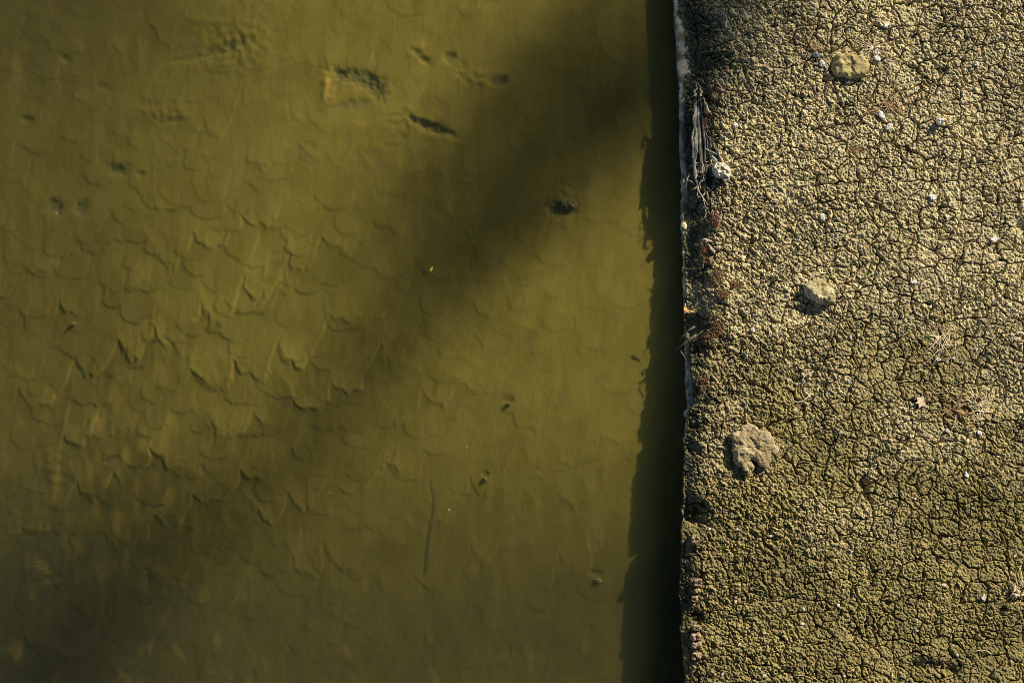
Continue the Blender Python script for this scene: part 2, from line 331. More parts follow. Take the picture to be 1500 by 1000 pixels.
def bed_height(x, y):
    u = x / PX * 1.02 + 750; v = 500 - y / PX * 1.02
    h = bed_base(x, y) + sheet_at(x.copy(), y.copy())
    h = h + 0.016 * perlin(x, y, 0.9, 64) + 0.007 * perlin(x, y, 0.3, 65) + 0.0045 * (1 - 2 * np.abs(perlin(x + 0.03 * perlin(x, y, 0.1, 88), y * 0.8 - 0.3 * x, 0.13, 66))) * sstep(-0.3, 0.3, perlin(x, y, 0.6, 89)) + 0.001 * perlin(x, y * 0.35, 0.024, 67) + 0.0007 * perlin(x, y, 0.014, 68)
    for (cu, cv, rad) in ((20, 858, .115), (34, 832, .17)):      # relief added to the silt to imitate the light pattern of surface ripples
        d = np.hypot(u - cu, v - cv) * PX; h = h + 0.0018 * np.sin(2 * np.pi * d / 0.021) * sstep(rad, rad * .55, d) * (1 if cu == 20 else .5)
    nn = perlin(x, y, 0.045, 69); n2 = perlin(x, y, 0.02, 70)
    for (cu, cv, ru, rv, an, d) in PITS:
        c, s_ = math.cos(R(an)), math.sin(R(an)); p = (u - cu) * c - (v - cv) * s_; q = (u - cu) * s_ + (v - cv) * c
        rr = (p / ru) ** 2 + (q / rv) ** 2 + 0.9 * nn + 0.4 * n2
        h = h - 0.5 * d * np.exp(-np.clip(rr, 0, 30) ** 1.3)
    for (cu, cv, ru, rv, d) in RISE:
        h = h + d * np.exp(-((u - cu) / ru) ** 2 - ((v - cv) / rv) ** 2) * (0.9 + nn)
    return h
xs = axis(-3.2, 1.15, -45, 1.3, 0.005, 2.5); yb = axis(-2.2, 2.2, -45, 45, 0.005, 2.5)
xs = xs[xs < 1.25]
Xb, Yb = np.meshgrid(xs, yb); Zb = bed_height(Xb, Yb)
ub = Xb / PX * 1.02 + 750; vb = 500 - Yb / PX * 1.02
silt = np.array([0.168, 0.138, 0.024]); silt2 = np.array([0.148, 0.118, 0.018]); gold = np.array([0.34, 0.24, 0.04]); hollow_tone = np.array([0.05, 0.052, 0.025]); brown = np.array([0.125, 0.09, 0.025])
cb = lerp(silt, silt2, sstep(-0.3, 0.3, perlin(Xb, Yb * 0.5, 0.12, 71)))
cb = cb * (1 + 0.05 * perlin(Xb, Yb * 0.2, 0.02, 72) + 0.08 * perlin(Xb, Yb * 0.4, 0.07, 73))[..., None]
cb = cb * (1 + 0.4 * sheet_at(Xb.copy(), Yb.copy(), tone_f))[..., None]     # paler silt along the front of each sheet
vignette = (1 - 0.46 * sstep(420, 60, ub)) * (1 - 0.66 * sstep(520, 960, vb)) * (1 - 0.28 * sstep(260, -50, vb) * sstep(500, 150, ub))      # vignette painted into the silt: darker towards left, bottom and top-left corner
cb = cb * (vignette * (1 + 0.12 * perlin(Xb, Yb, 0.5, 87)))[..., None]
shb = sheet_at(Xb.copy(), Yb.copy())
gy = np.abs(np.gradient(shb, axis=0)) / 0.005
gz = sstep(0.25, 0.9, gy)
where = np.exp(-((ub - 170) / 190) ** 2 - ((vb - 690) / 170) ** 2) + 0.5 * np.exp(-((ub - 560) / 160) ** 2 - ((vb - 110) / 90) ** 2)
cb = lerp(cb, gold, np.clip(where * sstep(-0.1, 0.5, perlin(Xb, Yb * 0.4, 0.06, 74)) * 0.3 + gz * (0.15 + 0.5 * where), 0, 1))
cb = lerp(cb, gold, 0.8 * np.exp(-((ub - 467) / 9) ** 2 - ((vb - 112) / 20) ** 2))
nn = perlin(Xb, Yb, 0.04, 75)
for (cu, cv, ru, rv, an, d) in PITS:      # dark greenish tone in the deeper hollows
    if d < 0.018: continue
    c, s_ = math.cos(R(an)), math.sin(R(an)); p = (ub - cu) * c - (vb - cv) * s_; q = (ub - cu) * s_ + (vb - cv) * c
    cb = lerp(cb, hollow_tone, (min(1, d / .035) * 0.58) * np.exp(-np.clip((p / ru) ** 2 + (q / rv) ** 2 + 0.9 * nn, 0, 30) ** 1.8))
cb = lerp(cb, brown, 0.5 * sstep(0.25, 0.5, perlin(Xb, Yb * 0.6, 0.1, 76)))
cb = lerp(cb, brown, 0.35 * np.exp(-((ub - 505) / 34) ** 2 - ((vb - 140) / 9) ** 2))
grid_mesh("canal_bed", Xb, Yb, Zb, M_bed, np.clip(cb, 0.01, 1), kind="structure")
def bz(u, v):
    x, y = W(u, v, -0.19); return x, y, float(bed_height(np.array([[x]]), np.array([[y]]))[0, 0])

# ------------------------------------------------------------------ water with the rings a drop has left
WZ = -0.11
def ring_axis(c, lo, hi):
    return np.unique(np.concatenate([np.arange(c - 0.26, c + 0.26, 0.0035), -np.geomspace(0.26, c - lo + 0.001, 14) + c if c > lo else [lo], np.geomspace(0.26, hi - c, 14) + c]))
c1x, c1y = W(20, 862, WZ); c2x, c2y = W(32, 835, WZ)
xw = ring_axis(c1x, -45, 1.04); yw = ring_axis(c1y, -45, 45)
Xw, Yw = np.meshgrid(xw, yw); Zw = np.full(Xw.shape, WZ)
for (cx, cyy, rad, wl_, am) in ((c1x, c1y, 0.125, 0.019, 0.0016), (c2x, c2y, 0.19, 0.017, 0.0008)):
    d = np.hypot(Xw - cx, Yw - cyy); Zw = Zw + am * np.sin(2 * np.pi * d / wl_) * sstep(rad, rad * 0.6, d)
ny, nx = Xw.shape
V = np.stack([Xw, Yw, Zw], -1).reshape(-1, 3)
idx = np.arange(ny * nx).reshape(ny, nx)
F = np.stack([idx[:-1, :-1], idx[:-1, 1:], idx[1:, 1:], idx[1:, :-1]], -1).reshape(-1, 4).tolist()
rim = list(idx[0, :]) + list(idx[1:, -1]) + list(idx[-1, -2::-1]) + list(idx[-2:0:-1, 0])
m = len(rim); top = len(V); base = top + m; low = V[rim].copy(); low[:, 2] = -1.0; V = np.concatenate([V, V[rim], low])   # sides have their own corners: flat surface up to the wall
for i in range(m): j = (i + 1) % m; F.append([top + j, top + i, base + i, base + j])
F.append([base + i for i in range(m)][::-1])
wo = mesh_obj("canal_water", V, F, M_water); wo["kind"] = "structure"

# ------------------------------------------------------------------ retaining wall
wall = bpy.data.objects.new("retaining_wall", None); sc.collection.objects.link(wall)
tag(wall, "straight dark canal wall with worn grey coping between the water and the mud", "wall")
yy = axis(-2.2, 2.2, -45, 45, 0.008, 2.5)
zz = np.array([-0.9, -0.6, -0.4, -0.3, -0.24, -0.2, -0.17, -0.15, -0.125, -0.105])
Yf, Zf = np.meshgrid(yy, zz); Xf = wall_x(Yf) + 0.006 + 0.012 * perlin(Yf, Zf * 2, 0.12, 95) + 0.006 * perlin(Yf, Zf, 0.03, 96)
o = grid_mesh("wall_face", Xf, Yf, Zf, M_wall); o.parent = wall
prof = [(0.010, -0.14), (0.0, -0.13), (-0.001, -0.11), (0.002, -0.1), (0.008, -0.095), (0.03, -0.093), (0.06, -0.093), (0.1, -0.095)]
yc = axis(-2.2, 2.2, -45, 45, 0.004, 2.5)
Yp, K = np.meshgrid(yc, np.arange(len(prof)))
px_ = np.array([p[0] for p in prof])[K]; pz_ = np.array([p[1] for p in prof])[K]
Xp = wall_x(Yp) + px_ + 0.008 * (perlin(Yp, px_ * 0, 0.06, 97) + 0.8 * perlin(Yp, px_ * 0, 0.017, 101)) * (px_ < 0.02) + 0.004 * perlin(Yp, px_, 0.015, 98)
Zp = pz_ + 0.004 * perlin(Yp, px_, 0.05, 99) + 0.002 * perlin(Yp, px_, 0.012, 100)
o = grid_mesh("coping", Xp, Yp, Zp, M_coping); o.parent = wall

# ------------------------------------------------------------------ blocks: star-shaped outlines with a domed, rough top
def outline(cx, cy, pts): return [((a - cx) * PX, -(b - cy) * PX) for a, b in pts]
def rock_mesh(poly, H, seed, seg=72, rings=12, p=4.0, rough=0.12, tilt=(0, 0), sink=0.02):
    ang = np.array([math.atan2(b, a) for a, b in poly]); rad = np.array([math.hypot(a, b) for a, b in poly]); k = np.argsort(ang); ang, rad = ang[k], rad[k]
    t = np.linspace(-math.pi, math.pi, seg, endpoint=False)
    r = np.interp(t, np.concatenate([[ang[-1] - 2 * math.pi], ang, [ang[0] + 2 * math.pi]]), np.concatenate([[rad[-1]], rad, [rad[0]]]))
    mr = r.mean(); r = r * (1 + 0.07 * perlin(np.cos(t) * 2, np.sin(t) * 2, 0.35, seed) + 0.09 * perlin(np.cos(t), np.sin(t), 0.11, seed + 9))
    V = []
    for j in range(rings + 1):
        s = (j / rings) ** 0.7
        for i in range(seg):
            x, y = r[i] * s * math.cos(t[i]), r[i] * s * math.sin(t[i])
            V.append([x, y, H * (1 - s ** p) ** 0.6 + tilt[0] * x + tilt[1] * y])
    V = np.array(V); fl = (1 - np.linspace(0, 1, rings + 1) ** 8).repeat(seg)
    V[:, 2] += (fbm(V[:, 0], V[:, 1], mr * 0.7, 4, seed + 1, 0.55) * H * rough * 4 + (1 - 2 * np.abs(perlin(V[:, 0], V[:, 1], mr * 0.4, seed + 3))) * H * rough * 1.6 + (1 - 2 * np.abs(perlin(V[:, 0], V[:, 1], mr * 0.17, seed + 4))) * H * rough * 1.1) * (0.3 + 0.7 * fl)
    V = V.tolist()
    for i in range(seg): V.append([r[i] * 0.9 * math.cos(t[i]), r[i] * 0.9 * math.sin(t[i]), -sink])
    F = []
    for j in range(rings + 1):
        for i in range(seg):
            i2 = (i + 1) % seg; F.append([j * seg + i, (j + 1) * seg + i, (j + 1) * seg + i2, j * seg + i2])
    F.append([(rings + 1) * seg + i for i in range(seg)][::-1])
    return V, F
def block(name, c, pts, H, mat, seed, parent=None, lift=0.0, **kw):
    V, F = rock_mesh(outline(c[0], c[1], pts), H, seed, **kw)
    o = mesh_obj(name, V, F, mat, parent)
    if parent is None: x, y = W(c[0], c[1], H * 0.5); place(o, x, y, mz(*c) + lift)
    return o
o = block("stone", (1246, 97), [(1219, 92), (1226, 80), (1240, 78), (1252, 82), (1262, 80), (1272, 90), (1273, 104), (1266, 112), (1252, 113), (1246, 117), (1236, 113), (1221, 112)], 0.036, M_ochre, 201, p=9, rough=0.12, tilt=(.02, .08), lift=0.008)
tag(o, "blocky ochre stone with sharp edges beside the dead twigs near the top", "stone")
o = block("stone", (1201, 429), [(1176, 418), (1190, 411), (1202, 408), (1213, 418), (1224, 434), (1222, 444), (1206, 446), (1192, 440), (1180, 432)], 0.03, M_tan, 211, p=2.6, rough=0.16, lift=-0.002)
tag(o, "pale tan rounded stone half sunk in the middle of the cracked mud", "stone")
clod = block("dried_clod", (1102, 654), [(1070, 634), (1078, 630), (1088, 628), (1100, 627), (1116, 630), (1127, 637), (1137, 652), (1130, 664), (1126, 680), (1122, 686), (1112, 683), (1108, 676), (1102, 672), (1093, 676), (1084, 684), (1077, 680), (1074, 668), (1073, 650)], 0.026, M_clod, 221, seg=110, rings=22, p=7, rough=0.16, lift=0.016)
tag(clod, "flat brown dried clod with a pale broken rim and a short stub", "clod")
def sub(name, c, pts, H, mat, seed, z, **kw):
    V, F = rock_mesh(outline(c[0], c[1], pts), H, seed, seg=28, rings=6, sink=0.008, p=8, rough=0.25, **kw)
    o = mesh_obj(name, V, F, mat, clod); o.location = ((c[0] - 1102) * PX, -(c[1] - 654) * PX, z); return o
sub("crust", (1121, 640), [(1110, 633), (1118, 630), (1129, 638), (1133, 650), (1124, 652), (1119, 646), (1110, 641)], .006, M_crust, 231, .025)
sub("crust", (1093, 627), [(1083, 627), (1092, 622), (1105, 625), (1094, 631)], .005, M_crust, 232, .014)
sub("crust", (1107, 630), [(1101, 624), (1108, 630), (1114, 636), (1106, 634)], .005, M_crust, 233, .02)
sub("crust", (1133, 657), [(1129, 650), (1136, 652), (1140, 660), (1134, 666), (1129, 660)], .005, M_crust, 234, .012)
sub("stub", (1096, 686), [(1090, 672), (1095, 674), (1100, 690), (1100, 696), (1096, 699), (1093, 690)], .012, M_clod, 235, .012)

# small pebbles, chips and flakes lying on the mud
def chip(name, u, v, w, h, ang, mat, label, cat, H=None, group=None, seed=None):
    seed = seed or rnd.randrange(300, 900); nn_ = rnd.choice((6, 7, 8)); pts = []
    for i in range(nn_):
        t = 2 * math.pi * i / nn_ + rnd.uniform(-.3, .3); k = rnd.uniform(.75, 1.1); x, y = w / 2 * PX * k * math.cos(t), h / 2 * PX * k * math.sin(t)
        pts.append((x * math.cos(ang) - y * math.sin(ang), x * math.sin(ang) + y * math.cos(ang)))
    H = H or min(w, h) * PX * 0.22
    V, F = rock_mesh(pts, H, seed, seg=16, rings=4, p=5, rough=0.2, sink=0.006)
    o = mesh_obj(name, V, F, mat, smooth=False); x, y = W(u, v); place(o, x, y, mz(u, v) + 0.006); return tag(o, label, cat, group)
chip("pebble", 1376, 179, 12, 11, 0, M_white, "bright white round pebble on the upper right mud", "pebble", 0.03)
chip("shell_fragment", 1365, 289, 15, 7, -0.4, M_white, "white knobbly shell fragment on cracked mud below the round pebble", "shell")
chip("pebble", 1285, 86, 7, 13, 0.8, M_white, "white oblong chip just right of the ochre stone", "pebble")
chip("pebble", 1283, 76, 7, 9, 0.2, M_chip, "grey chip above the white oblong chip by the ochre stone", "pebble")
chip("pebble", 1262, 78, 9, 5, 0.1, M_chip, "pale chip touching the top edge of the ochre stone", "pebble")
chip("pebble", 1203, 95, 10, 12, 0.5, M_chip, "dull pale flake left of the ochre stone", "pebble")
chip("pebble", 1195, 82, 16, 8, 0.0, M_slate, "blue-grey flake up left of the ochre stone", "pebble")
chip("pebble", 1240, 119, 13, 8, -0.3, M_slate, "slate-blue pebble in the shadow under the ochre stone", "pebble")
chip("pebble", 1374, 526, 10, 5, -0.4, M_white, "flat white flake below the large straw tuft", "pebble")
chip("pebble", 1397, 524, 8, 6, 0.1, M_chip, "cream chip right of the flat white flake", "pebble")
chip("pebble", 1386, 630, 7, 6, 0, M_chip, "small cream chip below the brown straw mat", "pebble")
chip("shell_fragment", 1433, 633, 10, 5, -0.6, M_white, "white shell sliver under the tangled straw at right", "shell")
chip("pebble", 1415, 695, 4, 11, 0.3, M_white, "upright white sliver on the olive mud", "pebble")
chip("pebble", 1297, 38, 10, 6, 0.5, M_white, "white flake near the top right of the mud", "pebble")
chip("pebble", 1430, 94, 10, 8, -0.3, M_chip, "pale grey pebble on the smooth plates top right", "pebble")
chip("pebble", 1290, 168, 6, 18, 0.4, M_white, "long pale flake left of the russet grass star", "pebble")
chip("pebble", 1302, 186, 14, 8, 0.5, M_chip, "cream curled flake below the russet grass star", "pebble")
chip("pebble", 1077, 184, 10, 7, -0.4, M_white, "white chip right of the grey driftwood", "pebble")
chip("pebble", 1204, 318, 7, 12, 0.2, M_chip, "pale chip standing on the rough central mud", "pebble")
chip("pebble", 1337, 413, 10, 5, 0, M_white, "white crumb above the flat olive plates", "pebble")
chip("pebble", 1102, 483, 6, 9, 0.2, M_chip, "small cream pebble near the wall below the tan stone", "pebble")
chip("pebble", 1440, 876, 8, 9, 0, M_chip, "pale chip left of the bleached husk pile", "pebble")
chip("pebble", 1039, 774, 5, 5, 0, M_white, "tiny white pebble beside the dark notch in the edge", "pebble")
chip("pebble", 1227, 885, 6, 5, 0, M_white, "tiny cream pebble on the lower mossy mud", "pebble")
chip("pebble", 1119, 926, 8, 4, -0.2, M_leaf, "pinkish flake on the lower left of the mud", "pebble")
proto = None
for i in range(150):
    u_, v_ = rnd.uniform(1050, 1495), rnd.uniform(5, 995)
    if proto is None:
        proto = chip("pebble", u_, v_, 4.2, 3.0, 0, M_chip, "tiny pale crumb scattered on the cracked mud", "pebble", group="tiny pale crumbs scattered over the mud")
    else:
        c = proto.copy(); sc.collection.objects.link(c); x, y = W(u_, v_); c.location = (x, y, mz(u_, v_) + 0.002)
        s = rnd.uniform(0.5, 1.35); c.scale = (s * rnd.uniform(.7, 1.5), s, s); c.rotation_euler.z = rnd.uniform(0, 6.28)

# ------------------------------------------------------------------ blades, twigs, leaves
def tube(pts, r0, r1, seg=6):
    V = []; F = []; n_ = len(pts)
    for i, p in enumerate(pts):
        p = Vector(p); a = Vector(pts[max(0, i - 1)]); b = Vector(pts[min(n_ - 1, i + 1)]); d = (b - a).normalized()
        s = d.cross(Vector((0, 0, 1))); s = s.normalized() if s.length > 1e-4 else Vector((1, 0, 0)); t = d.cross(s); r = r0 + (r1 - r0) * i / (n_ - 1)
        for k in range(seg):
            an = 2 * math.pi * k / seg; V.append(p + (s * math.cos(an) + t * math.sin(an)) * r)
    for i in range(n_ - 1):
        for k in range(seg): k2 = (k + 1) % seg; F.append([i * seg + k, i * seg + k2, (i + 1) * seg + k2, (i + 1) * seg + k])
    F.append(list(range(seg))[::-1]); F.append([(n_ - 1) * seg + k for k in range(seg)])
    return V, F
def join(parts):
    V, F = [], []
    for v_, f_ in parts: b_ = len(V); V += [tuple(q) for q in v_]; F += [[b_ + i for i in f] for f in f_]
    return V, F
def tuft(u, v, n_, L, mat, label, cat="dry grass", name="dry_grass_tuft", spread=(0, 6.283), lift=0.25, r=0.0018, group=None, curl=0.5):
    parts = []
    for i in range(n_):
        a = rnd.uniform(*spread); ln = L * rnd.uniform(.45, 1.1); up = rnd.uniform(.1, 1) * lift; c = rnd.uniform(-curl, curl); p = (0, 0, 0); j_ = .028 if r > .002 else .004; pts = [(rnd.gauss(0, j_), rnd.gauss(0, j_), 0.0)]
        for k in range(5):
            q = pts[-1]; a += c * 0.4; st = ln / 5; pts.append((q[0] + st * math.cos(a), q[1] + st * math.sin(a), max(0.003, q[2] + st * up * (1 - k * .45))))
        parts.append(tube(pts, r * rnd.uniform(.8, 1.6), r * .4, 4))
    V, F = join(parts); o = mesh_obj(name, V, F, mat); x, y = W(u, v); place(o, x, y, mz(u, v) + 0.006); return tag(o, label, cat, group)
tuft(1379, 499, 26, 0.14, M_straw, "large star of bleached straw above the flat white flake", r=0.0026)
tuft(1374, 480, 8, 0.06, M_straw2, "short rusty tuft behind the large bleached star of straw")
tuft(1396, 600, 22, 0.13, M_straw2, "brown straw mat with rusty stems right of the dried leaf", r=0.0024)
tuft(1436, 597, 34, 0.13, M_straw, "tangled bleached straw at right with curling blades", r=0.0024, curl=1.2)
tuft(1300, 162, 22, 0.12, M_straw2, "russet star-shaped grass tuft below the ochre stone", r=0.0024)
tuft(1278, 68, 16, 0.13, M_straw, "thin dead twigs splayed above right of the ochre stone", r=0.002)
tuft(1305, 92, 12, 0.09, M_straw, "short straw wisps right of the white oblong chip", r=0.002)
tuft(1494, 492, 16, 0.07, M_straw, "straw tuft on the right edge of the view", r=0.0022)
tuft(1446, 474, 9, 0.05, M_straw2, "small rusty tuft above the smooth olive plates")
tuft(1195, 76, 10, 0.07, M_straw2, "wispy reddish blades beside the blue-grey flake")
tuft(1255, 220, 14, 0.05, M_straw2, "dark rusty tuft in the hollow left of centre top")
tuft(1492, 862, 14, 0.08, M_straw, "straw stalks sticking out of the bleached husk pile", spread=(1.0, 2.6), r=0.0024)
stalk = None
for i in range(46):
    u_, v_ = (rnd.uniform(1070, 1495), rnd.uniform(5, 995)) if i % 2 else (rnd.gauss(1290, 40), rnd.gauss(110, 50)) if i % 4 == 0 else (rnd.gauss(1410, 40), rnd.gauss(560, 60))
    x, y = W(u_, v_)
    if stalk is None:
        V, F = tube([(-.045, 0, .0), (-.02, .006, .006), (.006, .004, .008), (.028, -.006, .006), (.045, -.014, .001)], .0024, .0012, 5)
        stalk = c = mesh_obj("dry_stalk", V, F, M_straw); tag(c, "short curved dry stalk lying loose on the mud", "stalk", "short dry stalks scattered over the mud")
    else: c = stalk.copy(); sc.collection.objects.link(c)
    k = rnd.uniform(.4, 1.3); c.scale = (k, k * rnd.choice((-1, 1)) * rnd.uniform(.4, 2), 1); c.rotation_euler.z = rnd.uniform(0, 6.28); c.location = (x, y, mz(u_, v_) + .004)
# small reddish plants on the edge
edge = [(1048, 322, "reddish creeping plant just below the driftwood"), (1052, 405, "reddish clump halfway down the edge"), (1078, 418, "reddish clump set back from the edge by the tan stone"),
        (1058, 432, "rusty clump above the orange leaf"), (1050, 472, "rusty plant right of the orange leaf"), (1042, 492, "dark red plant over the hanging twigs"), (1038, 178, "rusty sprig on the driftwood's right side"), (1034, 372, "brown plant at the very edge under the pale slivers"), (1052, 478, "bright rusty sprigs inland of the hanging twigs"), (1030, 560, "low brown plant beside the last bare coping")]
for (u_, v_, lb) in edge:
    parts = []
    R_ = rnd.uniform(.035, .06); ex = rnd.uniform(.6, 1.3)
    for i in range(150):
        rr = R_ * math.sqrt(rnd.random()); a = rnd.uniform(0, 6.28); bx, by = rr * math.cos(a) * ex, rr * math.sin(a) / ex; d = rnd.uniform(0, 6.28); ln = rnd.uniform(.006, .016); z0 = .02 * (1 - (rr / R_) ** 2) * rnd.random(); h_ = rnd.uniform(-.2, .9)
        parts.append(tube([(bx, by, z0), (bx + ln * .5 * math.cos(d), by + ln * .5 * math.sin(d), z0 + ln * .5 * h_ + .002), (bx + ln * math.cos(d + .4), by + ln * math.sin(d + .4), z0 + ln * h_)], .0022, .001, 4))
    V, F = join(parts); o = mesh_obj("creeping_plant", V, F, M_red if rnd.random() < .6 else M_red2); x, y = W(u_, v_); place(o, x, y, mz(u_, v_)); tag(o, lb, "creeping plant")
for (u_, v_, lb) in [(1484, 248, "bright green sprig at the upper right edge"), (1494, 316, "green sprig on the right edge beside a dark hole"), (1470, 396, "green sprout between right-hand plates"), (1420, 907, "green sprout on the lower right mud"), (1381, 905, "yellow-green sprout left of the lower right green one"), (1058, 801, "lime sprig near the edge below the dark notch"), (1459, 714, "green moss sprig on the right olive mud"), (1358, 492, "green sprig beside the large straw star")]:
    tuft(u_, v_, 16, 0.014, M_green, lb, "sprout", "green_sprout", lift=1, r=0.0016)
# fallen leaves
def leaf(u, v, pts, mat, label, ang=0, zoff=0.012, name="dried_leaf", cat="leaf", th=0.0015, z=None, bend=0.25):
    V = []; n_ = len(pts); rr = max(math.hypot(*p) for p in pts)
    for s, lv in ((1, 0), (1, 1)):
        V.append((0, 0, th * lv))
        for p in pts: x, y = p; V.append((x, y, th * lv + bend * (x * x + y * y) / rr - bend * 0.6 * abs(y)))
    F = []
    for i in range(n_):
        j = (i + 1) % n_; F.append([0, 1 + j, 1 + i]); F.append([n_ + 1, n_ + 2 + i, n_ + 2 + j]); F.append([1 + i, 1 + j, n_ + 2 + j, n_ + 2 + i])
    o = mesh_obj(name, V, F, mat, smooth=False); x, y = W(u, v)
    place(o, x, y, (mz(u, v) if z is None else z) + zoff); o.rotation_euler.z = ang; return tag(o, label, cat)
maple = [(0.05 * k * math.cos(a), 0.05 * k * math.sin(a)) for a, k in ((0, 1), (.12, .72), (.35, .62), (.6, .8), (.8, .95), (1.0, .6), (1.25, .55), (1.7, .72), (2.1, .4), (3.14, .25), (4.1, .4), (4.5, .7), (5.0, .52), (5.3, .62), (5.5, .9), (5.75, .75), (5.95, .58), (6.15, .75))]
o = leaf(1350, 587, maple, M_leaf, "pinkish lobed dried leaf left of the brown straw mat", 3.4)
V, F = tube([(-.005, 0, .002), (-.02, .004, .004), (-.045, .002, 0)], .0015, .001, 4); mesh_obj("stalk", V, F, M_straw2, o)
o = leaf(1458, 351, [(.034, 0), (.01, .008), (-.004, .034), (-.012, .01), (-.034, .012), (-.014, -.004), (-.006, -.01), (.012, -.008)], M_white, "white papery three-pointed scrap near the right edge", 0.3, name="paper_scrap", cat="scrap")
sliver = [(.034, 0), (.02, .006), (0, .008), (-.02, .005), (-.034, 0), (-.018, -.005), (.002, -.007), (.02, -.005)]
leaf(1037, 352, sliver, M_leaf, "pale sliver leaf at the bank edge, upper of two", -0.35, 0.02)
leaf(1042, 364, sliver, M_leaf, "pale sliver leaf at the bank edge, lower of two", -0.9, 0.02)
leaf(1063, 37, [(.02, .004), (-.02, .004), (-.02, -.004), (.02, -.004)], M_white, "clean white stub lying on the dark top left mud", 1.5, 0.02, "paper_stub", "litter", th=0.007, bend=0)
orange = mat_new("orange_leaf", (0.7, 0.42, 0.16), 0.7, 0.3, 60)
leaf(1007, 455, [(.05, -.006), (.03, .006), (.01, .004), (-.005, .016), (-.022, .02), (-.02, .0), (-.008, -.01), (.02, -.012)], orange, "orange curled leaf caught on the wall edge", -0.1, 0.05, z=-0.06)
leaf(1486, 812, [(.02, 0), (0, .008), (-.02, .002), (0, -.007)], M_leaf, "small pink leaf above the bleached husk pile", 1.1)
leaf(630.5, 393, [(.017, 0), (.008, .006), (-.006, .0065), (-.016, 0), (-.006, -.006), (.008, -.006)], M_yellow, "tiny yellow leaf floating on the water", 1.15, 0.003, "floating_leaf", z=WZ, bend=0.02)
# floating specks
for (u_, v_, lb) in [(683, 657, "white floating speck beside the sunken twig"), (480, 724, "pale floating speck left of the sunken twig"), (657, 749, "tiny floating speck right of the twig"), (75, 309, "yellowish floating speck by the dark hollows at left")]:
    leaf(u_, v_, [(.007, 0), (.002, .003), (-.006, .002), (-.007, -.001), (.001, -.003)], M_chip, lb, 0.2, 0.002, "floating_speck", "speck", z=WZ, bend=0)
# bleached husk pile at lower right
husk = bpy.data.objects.new("husk_pile", None); sc.collection.objects.link(husk); x, y = W(1489, 867); place(husk, x, y, mz(1489, 867) + 0.006)
tag(husk, "clump of bleached husks and pods on the lower right mud", "husks")
for i in range(9):
    V, F = rock_mesh([(.018 * math.cos(t), .006 * math.sin(t)) for t in np.linspace(0, 6.0, 9)], .007, 500 + i, seg=14, rings=4, p=2, sink=0.003)
    h = mesh_obj("husk", V, F, M_pale if i % 3 else M_leaf, husk); h.location = (rnd.uniform(-.03, .03), rnd.uniform(-.03, .03), rnd.uniform(.002, .02)); h.rotation_euler = (rnd.uniform(-.3, .3), rnd.uniform(-.3, .3), rnd.uniform(0, 3.14))

# ------------------------------------------------------------------ driftwood fan, plastic bag, straw
def strip(p0, p1, w0, w1, t, seed, z0, z1, n_=14):
    ax, ay = W(*p0); bx, by = W(*p1); L = math.hypot(bx - ax, by - ay); dx, dy = (bx - ax) / L, (by - ay) / L
    V = []; F = []
    for i in range(n_ + 1):
        s = i / n_; w = (w0 + (w1 - w0) * s) * (1 + .5 * float(perlin(np.array([s * 3.]), np.array([seed * 1.7]), 0.5, 77)[0])); off = 0.02 * float(perlin(np.array([s * 2.]), np.array([seed * 2.3]), 0.6, 78)[0])
        x, y = ax + dx * L * s - dy * off, ay + dy * L * s + dx * off; z = z0 + (z1 - z0) * s
        for (q, hz) in ((-.5, 0), (-.3, t), (.1, t * 1.3), (.5, 0.3 * t), (.3, -t), (-.3, -t)): V.append((x - dy * w * q, y + dx * w * q, z + hz))
    for i in range(n_):
        for k in range(6): k2 = (k + 1) % 6; F.append([i * 6 + k, i * 6 + k2, (i + 1) * 6 + k2, (i + 1) * 6 + k])
    F.append([5, 4, 3, 2, 1, 0]); F.append([n_ * 6 + k for k in range(6)])
    return V, F
ox, oy = W(1022, 128); oz = -0.03
drift = bpy.data.objects.new("driftwood", None); sc.collection.objects.link(drift); place(drift, ox, oy, oz)
tag(drift, "grey splintered driftwood fanning down from a pale pointed tip on the bank edge", "driftwood")
def dpart(name, parts, mat):
    V, F = join(parts); V = [(a - ox, b - oy, c - oz) for a, b, c in V]; return mesh_obj(name, V, F, mat, drift, smooth=False)
st = []
for i, (a, b, w0, w1) in enumerate([((1020, 136), (1019, 262), .01, .026), ((1022, 134), (1027, 254), .01, .022), ((1025, 134), (1034, 252), .008, .012), ((1020, 190), (1017, 250), .018, .012),
        ((1026, 150), (1041, 240), .006, .008), ((1028, 180), (1044, 216), .006, .012), ((1018, 150), (1018, 205), .008, .014), ((1024, 200), (1033, 258), .006, .010), ((1030, 196), (1046, 250), .005, .007), ((1026, 160), (1050, 262), .01, .016), ((1030, 175), (1058, 236), .008, .012), ((1019, 255), (1022, 290), .012, .006), ((1030, 255), (1040, 292), .014, .01), ((1020, 145), (1014, 232), .006, .014)]):
    st.append(strip(a, b, w0, w1, .006, i + 1, -0.018 + .002 * (i % 4), -0.005 + .003 * (i % 3)))
dpart("splintered_wood", st, M_wood)
dpart("pale_tip", [strip((1021, 122), (1018, 141), .004, .018, .005, 21, -.002, 0), strip((1023, 122), (1028, 141), .003, .016, .005, 22, 0, .002)], M_pale)
dpart("pale_splinter", [strip((1029, 144), (1039, 166), .006, .014, .006, 23, .01, .012)], M_pale)
dpart("pale_splinter", [strip((1045, 213), (1062, 242), .004, .014, .006, 24, .012, .016)], M_pale)
dpart("dark_wood", [strip((1040, 200), (1058, 250), .012, .02, .006, 25, -.01, 0), strip((1024, 262), (1034, 302), .012, .008, .005, 26, -.02, -.03), strip((1040, 262), (1034, 304), .012, .01, .005, 27, -.02, -.03), strip((1030, 150), (1042, 205), .012, .02, .004, 28, -.02, -.012)], M_dark)
